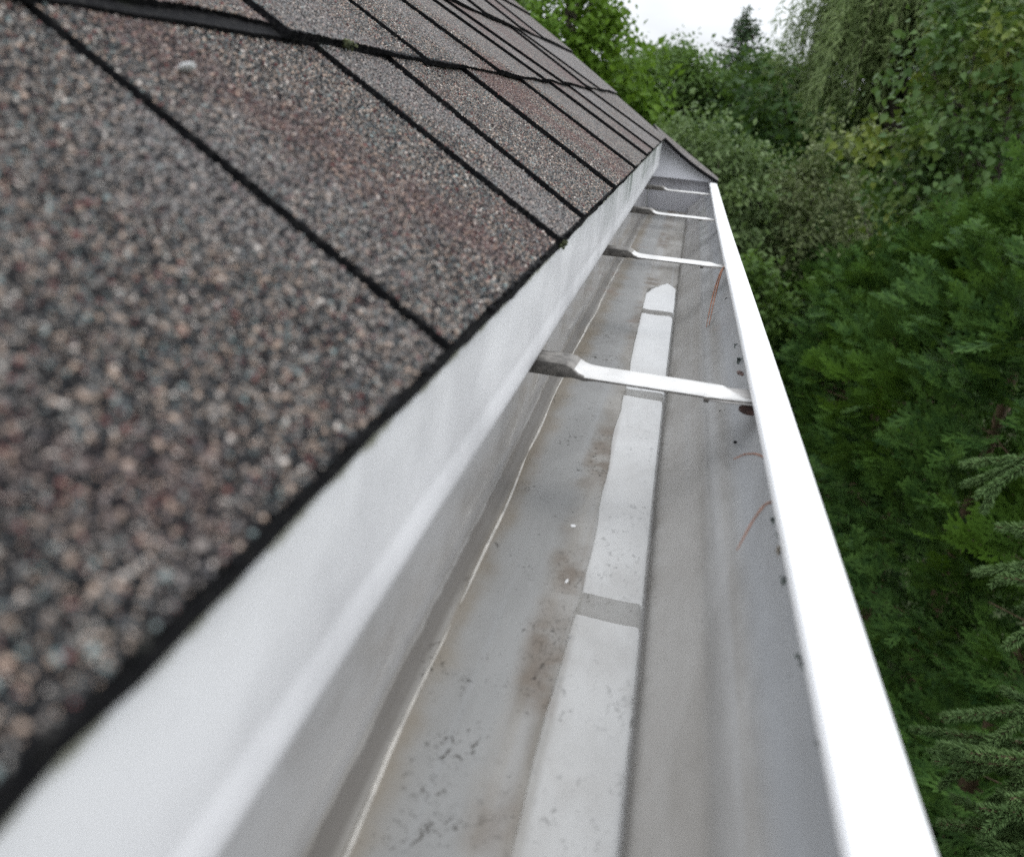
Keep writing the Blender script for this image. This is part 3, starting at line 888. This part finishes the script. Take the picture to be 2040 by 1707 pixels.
# weeping willow
rng = np.random.default_rng(71)
wb = (3.3, 14.2, G)
willow = thing('willow_tree', wb, 'tall weeping willow with pale hanging strands', 'tree')
wc = np.array([3.3, 14.0, 2.0])
mb = trunk_mesh(rng, wb, wc + np.array([0, 0, 1.2]), .3, 22, wc, (2.0, 1.9, 1.7))
mc = MB()
SL = np.array([(0, 0, 0), (.4, .075, .0), (1, 0, 0), (.4, -.075, 0)])
SLF = np.array([(0, 1, 2, 3)])
Pp, Ff, Uu, Sz = [], [], [], []
for b in range(105):
    d = unit(rng.normal(size=3)); d[2] = abs(d[2]) * .9
    c0 = wc + d * np.array([1.95, 1.8, 1.75]) * rng.uniform(.5, 1.02)
    for s in range(18):
        p0 = c0 + rng.normal(size=3) * np.array([.17, .17, .12])
        L = rng.uniform(.7, 2.1)
        out = unit(np.array([d[0], d[1], 0]) + rng.normal(size=3) * .2) * rng.uniform(.08, .28)
        k = int(L * 40)
        u = np.sort(rng.random(k))
        Q = p0 + np.outer(np.sqrt(u), out) + np.outer(u, [0, 0, -L]) + rng.normal(size=(k, 3)) * .025
        Pp.append(Q); Ff.append(unit(rng.normal(size=(k, 3)) * .5 + np.array([d[0] * .5, d[1] * .5, -.8]))); 
        Uu.append(unit(rng.normal(size=(k, 3)) * .6 + np.array([d[0], d[1], .9]))); Sz.append(np.full(k, .145))
        if s == 0:
            tt = np.linspace(0, 1, 6)
            mb.add(*tube(p0 + np.outer(np.sqrt(tt), out) + np.outer(tt, [0, 0, -L]), np.full(6, .004), 3))
Pp, Ff, Uu, Sz = map(np.concatenate, (Pp, Ff, Uu, Sz))
mc.add(*scatter(SL, SLF, Pp, frames(Ff, Uu), Sz * rng.uniform(.7, 1.3, len(Sz))))
mb.build('trunk', [M['bark']], willow, 60)
mc.build('crown', [M['willow']], willow)

# arborvitae hedge: flat fan sprays
def spray_template():
    V, Fc = [], []
    def finger(p, q, w):
        p, q = np.array(p, float), np.array(q, float)
        d = q - p; n = np.array([-d[1], d[0], 0]); n /= np.linalg.norm(n)
        i = len(V)
        V.extend([p, q * .55 + p * .45 + n * w, q, q * .55 + p * .45 - n * w])
        Fc.append((i, i + 1, i + 2, i + 3))
    finger((0, 0, 0), (1, 0, -.10), .034)
    for j, (u, L) in enumerate(((.16, .42), (.42, .42), (.68, .30))):
        for sgn in (-1, 1):
            a = 0.55
            uu = u + (.05 if sgn > 0 else 0)
            p = np.array([uu, 0, -.1 * uu]); q = p + np.array([math.cos(a) * L, sgn * math.sin(a) * L, -.06 * L])
            finger(p, q, .048)
            for w_, s2 in ((.35, 1), (.6, -1)):
                pp = p + (q - p) * w_
                if True:
                    b = sgn * a + s2 * .75
                    l2 = L * .42 * (1.2 - w_ * .6)
                    finger(pp, pp + np.array([math.cos(b) * l2, math.sin(b) * l2, -.03]), .042)
    return np.array(V), np.array(Fc)
SPV, SPF = spray_template()
def arborvitae(base, H, rad_, seed, n=4200):
    rng = np.random.default_rng(seed)
    mb = MB(); mt = MB()
    t = np.linspace(0, 1, 8)
    mt.add(*tube(np.outer(t, [0, 0, H * .97]), .06 * (1 - .9 * t), 7))
    nc, per = n // 15, 15
    f = rng.random(nc) ** .85
    a = rng.uniform(0, 2 * np.pi, nc)
    prof = rad_ * np.clip((1 - f) * 3.0, 0, 1) ** .75 * (.82 + .16 * np.sin(a * 5 + f * 14) * np.sin(f * 22 + a * 2))
    r = prof * rng.uniform(.72, 1.08, nc) + .01
    C = np.stack([r * np.cos(a), r * np.sin(a), f * H], -1)
    out = np.stack([np.cos(a), np.sin(a), np.zeros(nc)], -1)
    ax = unit(out + np.array([0, 0, 1]) * (.25 + .9 * f ** 3)[:, None] + rng.normal(size=(nc, 3)) * .35)
    side = unit(np.cross(ax, rng.normal(size=(nc, 3)) * .35 + np.array([0, 0, 1.0])))
    A, Sd, Cc, O = (np.repeat(q, per, 0) for q in (ax, side, C, out))
    m = nc * per
    u = rng.uniform(-.09, .15, m); wv = rng.normal(size=m) * .045
    P = Cc + A * u[:, None] + Sd * wv[:, None] + rng.normal(size=(m, 3)) * .018
    fw = unit(A * .9 + Sd * (np.sign(wv) * rng.uniform(.1, .8, m))[:, None] + rng.normal(size=(m, 3)) * .22 + np.array([0, 0, .10]))
    nr = unit(np.cross(A, Sd) * np.sign(np.cross(A, Sd)[:, 2:3] + 1e-6) + rng.normal(size=(m, 3)) * .35)
    mb.add(*scatter(SPV, SPF, P, frames(fw, nr), .135 * rng.uniform(.6, 1.4, m)))
    # some bare inner twigs
    for i in range(26):
        ff = rng.uniform(.1, .9); aa = rng.uniform(0, 6.28)
        rr = rad_ * min(1, (1 - ff) * 3) * rng.uniform(.7, .98)
        p0 = np.array([0, 0, ff * H - .1]); p1 = np.array([rr * math.cos(aa), rr * math.sin(aa), ff * H + .1])
        tt = np.linspace(0, 1, 5)[:, None]
        mt.add(*tube(p0 + (p1 - p0) * tt + rng.normal(size=(5, 3)) * .015, .007 * (1 - .7 * tt[:, 0]), 4))
    return mb, mt
GA = 'arborvitae trees of the hedge along the house'
protoA = []
for sd in (81, 82, 83):
    mb, mt = arborvitae(None, 3.0, .66, sd)
    o = thing('arborvitae_tree', (0, 0, 0), '', 'tree', GA)
    a = mt.build('trunk', [M['twig']], o, 60); b = mb.build('crown', [M['arb']], o)
    protoA.append(o)
spots = [(1.72, 2.35, -.15, 0, 'arborvitae in the hedge, dark and nearest to the lens behind the spruce branches'),
         (1.68, 3.20, .00, 1, 'tallest arborvitae at the right edge, just left of and above the spruce branch tips'),
         (1.66, 4.10, -.05, 2, 'arborvitae with feathery upright tips reaching the heart-shaped leaves'),
         (1.62, 5.00, -.32, 0, 'arborvitae standing under the left side of the heart-leaved tree'),
         (1.60, 5.95, -.62, 1, 'arborvitae at the middle of the hedge below the dark gap between the trees'),
         (1.58, 7.00, -.86, 2, 'bright arborvitae tip in front of the olive-toned shrub'),
         (1.50, 8.15, -1.12, 0, 'small bright arborvitae beyond the middle of the lip'),
         (1.35, 9.40, -1.55, 1, 'farthest and lowest arborvitae of the hedge')]
usedA = set()
rng = np.random.default_rng(90)
for x, y, tip, k, lab in spots:
    if k not in usedA:
        o = protoA[k]; usedA.add(k)
    else:
        o = protoA[k].copy(); COL.objects.link(o)
        for ch in protoA[k].children:
            q = ch.copy(); COL.objects.link(q); q.parent = o
    hs = (tip - G) / 3.0
    o.location = (x, y, G); o.scale = (1.0, 1.0, hs); o.rotation_euler = (0, 0, float(rng.uniform(0, 6.28)))
    o['label'] = lab

# spruce whose branches reach into the frame from the right
rng = np.random.default_rng(95)
SB = (1.55, .95, G)
spruce = thing('spruce_tree', SB, 'blue-green spruce reaching in from the right with finger-like needled shoots', 'tree')
mt = MB()
tz = np.linspace(0, 1, 10)
mt.add(*tube(np.array(SB) + np.outer(tz, [0, 0, 3.4]), .09 * (1 - .9 * tz), 9))
mt.build('trunk', [M['bark']], spruce, 60)
def needles(P0, P1, rng, per=5600, ln=.0132):
    """needles around a straight shoot"""
    L = np.linalg.norm(P1 - P0); n = max(24, int(L * per))
    u = rng.random(n)
    ax = (P1 - P0) / L
    ref = np.array([0, 0, 1.0]) if abs(ax[2]) < .9 else np.array([1.0, 0, 0])
    A = np.cross(ax, ref); A /= np.linalg.norm(A); B = np.cross(ax, A)
    th = rng.uniform(0, 2 * np.pi, n)
    rd = np.cos(th)[:, None] * A + np.sin(th)[:, None] * B
    fw = unit(rd * .85 + ax * .75 + rng.normal(size=(n, 3)) * .12)
    P = P0 + np.outer(u, P1 - P0)
    nr = unit(np.cross(fw, rng.normal(size=(n, 3))))
    sz = ln * rng.uniform(.8, 1.15, n) * (1 - .35 * np.clip((u - .85) / .15, 0, 1))
    return P, frames(fw, nr), sz
ND_V = np.array([(0, .08, 0), (.0, -.08, 0), (.55, -.095, .02), (1, 0, 0), (.55, .095, .02)])
ND_F = np.array([(0, 1, 2), (0, 2, 4), (4, 2, 3)])
def spruce_branch(start, tip, rng, side=9, sag=.05, slen=.145):
    start, tip = np.array(start, float), np.array(tip, float)
    mw, mn = MB(), MB()
    tt = np.linspace(0, 1, 14)[:, None]
    L = np.linalg.norm(tip - start)
    P = start + (tip - start) * tt + np.array([0, 0, 1.0]) * sag * 4 * tt * (1 - tt)
    mw.add(*tube(P, .010 * (1 - .75 * tt[:, 0]), 6))
    ax = (tip - start) / L
    Pn, Rn, Sn = [], [], []
    def shoot(a, b):
        p, r_, s_ = needles(a, b, rng); Pn.append(p); Rn.append(r_); Sn.append(s_)
        mw.add(*tube(np.array([a, (a + b) / 2, b]), [.0022, .0018, .001], 4))
    for i in range(7, 13):
        shoot(P[i], P[i + 1])
    lat = np.cross(ax, [0, 0, 1.0]); lat /= np.linalg.norm(lat)
    for j in range(side):
        u = .35 + .58 * (j + rng.uniform(0, .6)) / side
        b = start + (tip - start) * u + np.array([0, 0, 1.0]) * sag * 4 * u * (1 - u)
        for sg in (-1, 1):
            l = slen * (1.25 - .6 * u) * rng.uniform(.7, 1.25) * 1.25
            d = unit(ax * .8 + lat * sg * rng.uniform(.45, .9) + np.array([0, 0, -1]) * rng.uniform(.25, .8))
            e = b + d * l + np.array([0, 0, -.015])
            shoot(b, e)
            # small secondary shoots
            for q in range(rng.integers(0, 2)):
                w_ = rng.uniform(.25, .7)
                bb = b + (e - b) * w_
                d2 = unit(d + unit(np.cross(d, rng.normal(size=3))) * .75 + np.array([0, 0, -.2]))
                shoot(bb, bb + d2 * l * rng.uniform(.35, .55))
    mn.add(*scatter(ND_V, ND_F, np.concatenate(Pn), np.concatenate(Rn), np.concatenate(Sn)))
    w_ = mw.build('branch', [M['twig']], spruce, 60)
    sub_base(w_, spruce)
    mn.build('needle_shoots', [M['spruce']], w_)
tips = [((1915, 925), 1.62, -.22, .06), ((1985, 1050), 1.52, -.42, .06), ((1995, 1150), 1.48, -.55, .03),
        ((1880, 1430), 1.55, -.62, .10), ((1815, 1452), 1.72, -.72, .03), ((1862, 1515), 1.48, -.78, .06),
        ((1930, 1500), 1.40, -.80, .05), ((1870, 1640), 1.50, -.95, .06), ((1950, 1610), 1.36, -.92, .05), ((2010, 1590), 1.30, -.85, .05),
        ((1905, 1740), 1.42, -1.1, .06), ((2000, 1720), 1.32, -1.05, .05)]
for (px, py), dist, zb, sag in tips:
    spruce_branch((1.50, .97, zb), at(px, py, dist), rng, 9, sag)
for i in range(10):   # the rest of the tree, outside the frame
    a = rng.uniform(-2.2, 1.2); zb = -2.6 + .3 * i
    L = .85 * (1 - .08 * i)
    spruce_branch((1.55, .95, zb), (1.55 + L * math.cos(a), .95 + L * math.sin(a), zb - .15), rng, 5, .06)

# ------------------------------------------------------------------ small things in the gutter and on the roof
M['needle'] = plain('pine_needle_brown', (.23, .085, .035), .5, .35, 200)
M['black'] = plain('dark_seed', (.012, .012, .012), .6)
M['petal'] = plain('white_petal', (.66, .66, .66), .5, .03)
M['leafbrown'] = plain('dead_leaf_brown', (.055, .028, .022), .6, .5, 260)
t = NT('moss_green')
M['moss'] = t.done(t.bsdf(color=t.mix(t.ramp(t.noise(300, 3), .4, .6), (.035, .045, .018), (.085, .09, .04)), rough=.95))
t = NT('lichen_grey')
M['lichen'] = t.done(t.bsdf(color=t.mix(t.ramp(t.noise(300, 3), .4, .6), (.035, .045, .042), (.16, .18, .165)), rough=.95))
t = NT('lichen_tan')
M['lichen_tan'] = t.done(t.bsdf(color=t.mix(t.ramp(t.noise(300, 3), .4, .6), (.20, .17, .13), (.34, .31, .26)), rough=.95))
def strand(name, pts, r, label, cat, mat, group=None):
    P = np.array(pts, float)
    # smooth the polyline with a Catmull-like resample
    tt = np.linspace(0, len(P) - 1, 18)
    Q = np.stack([np.interp(tt, np.arange(len(P)), P[:, i]) for i in range(3)], -1)
    for _ in range(3): Q[1:-1] = (Q[:-2] + Q[1:-1] * 2 + Q[2:]) / 4
    rr = r * (1 - .6 * np.abs(np.linspace(-.3, 1, 18)) ** 2)
    mb = MB(); mb.add(*tube(Q, rr, 6))
    return tag(mb.build(name, [mat], None, 60, origin=tuple(P[0])), label, cat, group)
GN = 'brown pine needles caught at the front lip'
strand('pine_needle', [(.0500, .828, -.1275), (.0470, .815, -.1300), (.0435, .785, -.1405), (.0405, .745, -.152), (.0385, .715, -.1640)], .00075, 'outer one of two long brown pine needles hanging under the second hanger', 'pine needle', M['needle'], GN)
strand('pine_needle', [(.0500, .825, -.1275), (.0455, .812, -.1310), (.0410, .780, -.1425), (.0380, .742, -.155), (.0365, .715, -.1660)], .0007, 'inner one of two long brown pine needles hanging under the second hanger', 'pine needle', M['needle'], GN)
strand('pine_needle', [(.0520, .331, -.1300), (.0480, .336, -.1300), (.0435, .340, -.1325), (.0395, .343, -.1370)], .00045, 'short reddish needle sticking out sideways from the lip below the nearest hanger', 'pine needle', M['needle'], GN)
strand('pine_needle', [(.0515, .288, -.1290), (.0475, .286, -.1300), (.0430, .278, -.1345), (.0385, .268, -.1420)], .00045, 'orange-brown needle curving down from the lip, nearest to the lens', 'pine needle', M['needle'], GN)

def clump(name, c, r, n, mat, label, cat, seed, group=None, size=.0011, squash=(1, 1, 1)):
    rng = np.random.default_rng(seed)
    P = rng.normal(size=(n, 3)) * np.array(squash) * r * .45
    rot = rand_rot(n, rng)
    Vv = ICO_V[None] * rng.uniform(.6, 1.3, (n, 6, 1))
    Vv = np.einsum('nij,nkj->nki', rot, Vv) * (size * rng.uniform(.5, 1.4, n))[:, None, None] + P[:, None]
    mb = MB(); mb.add(Vv.reshape(-1, 3), (ICO_F[None] + (np.arange(n) * 6)[:, None, None]).reshape(-1, 3))
    o = mb.build(name, [mat]); o.location = c
    return tag(o, label, cat, group)
GL = 'lichen crumbs under the front lip'
def under_lip(px, py, x=.0535):
    """where the sight line meets the upper front wall of the gutter, just below the lip"""
    r = R @ np.array([px - CX, CY - py, F_PX])
    P = np.array(trough_prof[24:])
    for zt in np.linspace(-.126, -.17, 200):
        t_ = zt / r[2]
        if r[0] * t_ > np.interp(-zt, -P[::-1, 1], P[::-1, 0]): return r * t_ - np.array([.0006, 0, -.0004])
    return r * (-.13 / r[2])
for (px, py, rr, nn, mat, lab) in (
        (1474, 722, .0042, 60, M['lichen'], 'grey-green crumb pile at the lip just beyond the nearest hanger'),
        (1467, 690, .0026, 24, M['lichen'], 'small scatter of dark crumbs at the lip above the crumb pile'),
        (1448, 596, .0025, 12, M['black'], 'tiny black twiggy scrap at the lip below the two long needles'),
        (1545, 1040, .0022, 30, M['lichen'], 'dark lichen crumb at the lip below the orange-brown needle'),
        (1556, 1066, .0020, 26, M['lichen'], 'second dark crumb beneath the one by the orange-brown needle'),
        (1557, 1100, .0026, 34, M['lichen_tan'], 'pale tan crumb at the lip between darker crumbs'),
        (1568, 1160, .0026, 36, M['lichen'], 'grey-green crumb at the lip below the pale tan one'),
        (1606, 1325, .0026, 34, M['lichen'], 'blurred grey crumb near the bottom of the lip'),
        (1643, 1490, .0022, 30, M['lichen'], 'lowest blurred crumb at the lip near the frame bottom')):
    p = under_lip(px, py)
    clump('debris_crumb', tuple(p), rr, nn, mat, lab, 'debris', int(px + py), GL, .00075, (.5, 1.2, .6))
# reddish leaf bits
def leaf_bit(name, c, L, wd, mat, label, cat, rotz=0, tilt_=0, curl=.3, group=None):
    u = np.linspace(0, 1, 9); v = np.linspace(-1, 1, 5)
    U, Vv = np.meshgrid(u, v, indexing='ij')
    wdt = wd * np.sin(np.pi * np.clip(U * .92 + .06, 0, 1)) ** .7
    P = np.stack([U * L - L / 2, Vv * wdt, curl * L * ((U - .5) ** 2) + .25 * wd * Vv ** 2], -1).reshape(-1, 3)
    mb = MB(); mb.add(P, grid_faces(9, 5))
    o = thick(mb.build(name, [mat], None, 60), .0003, 0)
    o.location = c; o.rotation_euler = (tilt_, 0, rotz)
    return tag(o, label, cat, group)
leaf_bit('leaf_scrap', (.0505, .4098, -.1350), .0125, .0031, M['leafbrown'], 'dark reddish-brown dead leaf scrap tucked under the lip end of the nearest hanger', 'leaf', .12, 1.25, .12)
leaf_bit('leaf_scrap', tuple(at(1474, 745, 1) * .128 / -at(1474, 745, 1)[2]), .005, .0022, M['leafbrown'], 'tiny pinkish-brown leaf scrap on the lip end of the nearest hanger', 'leaf', .9, .4)
p = under_lip(1469, 887)
leaf_bit('seed', (p[0] - .001, p[1], p[2] + .001), .0030, .0010, M['black'], 'single black seed on the sloping front wall left of the short needle', 'seed', 1.0, .5)
def on_floor(px, py, h=.0014):
    r = R @ np.array([px - CX, CY - py, F_PX]); return tuple(r * ((-.207 + h * .5) / r[2]))
GP = 'white petals lying in the water'
leaf_bit('petal', on_floor(1142, 1048), .0036, .0014, M['petal'], 'larger white petal lying on the wet floor left of the bright water strip', 'petal', 1.1, .05, .1, GP)
leaf_bit('petal', on_floor(1129, 1158), .0040, .0007, M['petal'], 'thin sliver of white petal just above the break in the bright water', 'petal', 1.4, .05, .1, GP)
# white flake on the roof
r = R @ np.array([373 - CX, CY - 140, F_PX])
tt = (RO @ RN + .002 - .004) / (r @ RN)
leaf_bit('petal', tuple(r * tt), .0062, .0034, M['petal'], 'small white flake lying on the shingles at the upper left', 'petal', 1.2, -.5, .2)
# shingle grains washed onto the floor
rng = np.random.default_rng(303)
mb = MB()
n1 = 620
cy = rng.uniform(.16, 1.15, 26); cx_ = rng.normal(-.030, .009, 26)
ci = rng.integers(0, 26, n1)
gx_ = cx_[ci] + rng.normal(size=n1) * .005; gy_ = cy[ci] + rng.normal(size=n1) * .012 * (1 + cy[ci])
gx_[:140] = .0085 + rng.normal(size=140) * .0008; gy_[:140] = rng.uniform(.1, 1.4, 140)
gx_[140:220] = -.068 + np.abs(rng.normal(size=80)) * .006; gy_[140:220] = rng.uniform(.12, 1.0, 80)
P = np.stack([gx_, gy_, np.full(n1, -.2067)], -1)
Vv = ICO_V[None] * rng.uniform(.6, 1.3, (n1, 6, 1))
Vv = np.einsum('nij,nkj->nki', rand_rot(n1, rng), Vv) * rng.lognormal(math.log(.00030), .35, n1)[:, None, None] + P[:, None]
mb.add(Vv.reshape(-1, 3), (ICO_F[None] + (np.arange(n1) * 6)[:, None, None]).reshape(-1, 3))
M['grain'] = plain('washed_grain', (.035, .030, .026), .8, .6, 900)
tag(mb.build('washed_grit', [M['grain']], None, None, origin=(0, .4, -.207)), 'fine dark shingle grit washed onto the gutter floor', 'grit', kind='stuff')
# black grit
GG = 'black grit specks on the gutter floor'
for (px, py, rr, lab) in ((1073, 943, .0006, 'black speck on the floor left of the bright strip, level with the short needle'), (1040, 963, .0005, 'black speck nearest the brown silt along the back fold'),
                          (1090, 1100, .0007, 'black speck between the two white petals'), (1038, 1179, .0005, 'tiny black speck in the bluish band beside the water break'),
                          (1064, 1353, .0010, 'largest round black speck, left of the bright strip near the bottom'), (1436, 820, .0006, 'black speck on the front wall under the nearest hanger')):
    c = on_floor(px, py, .0004) if px != 1436 else tuple(under_lip(px, py))
    clump('grit_speck', c, rr * .6, 5, M['black'], lab, 'grit', px, GG, rr)
# moss along the shingle edges
GM = 'moss tufts on the shingle edges'
def moss(s, y, h, r, n, lab, sd):
    clump('moss_tuft', tuple(RP(s, y, h)), r, n, M['moss'], lab, 'moss', sd, GM, .0012, (.8, 1.3, .6))
moss(-.0005, .412, -.003, .0035, 46, 'small green moss tuft at the eave between the gap lines above the nearest hanger', 1)
moss(.150, .435, .001, .0035, 40, 'moss tuft on the butt edge of the second shingle course', 3)

for o in S.objects:
    if '_base' in o.keys(): del o['_base']
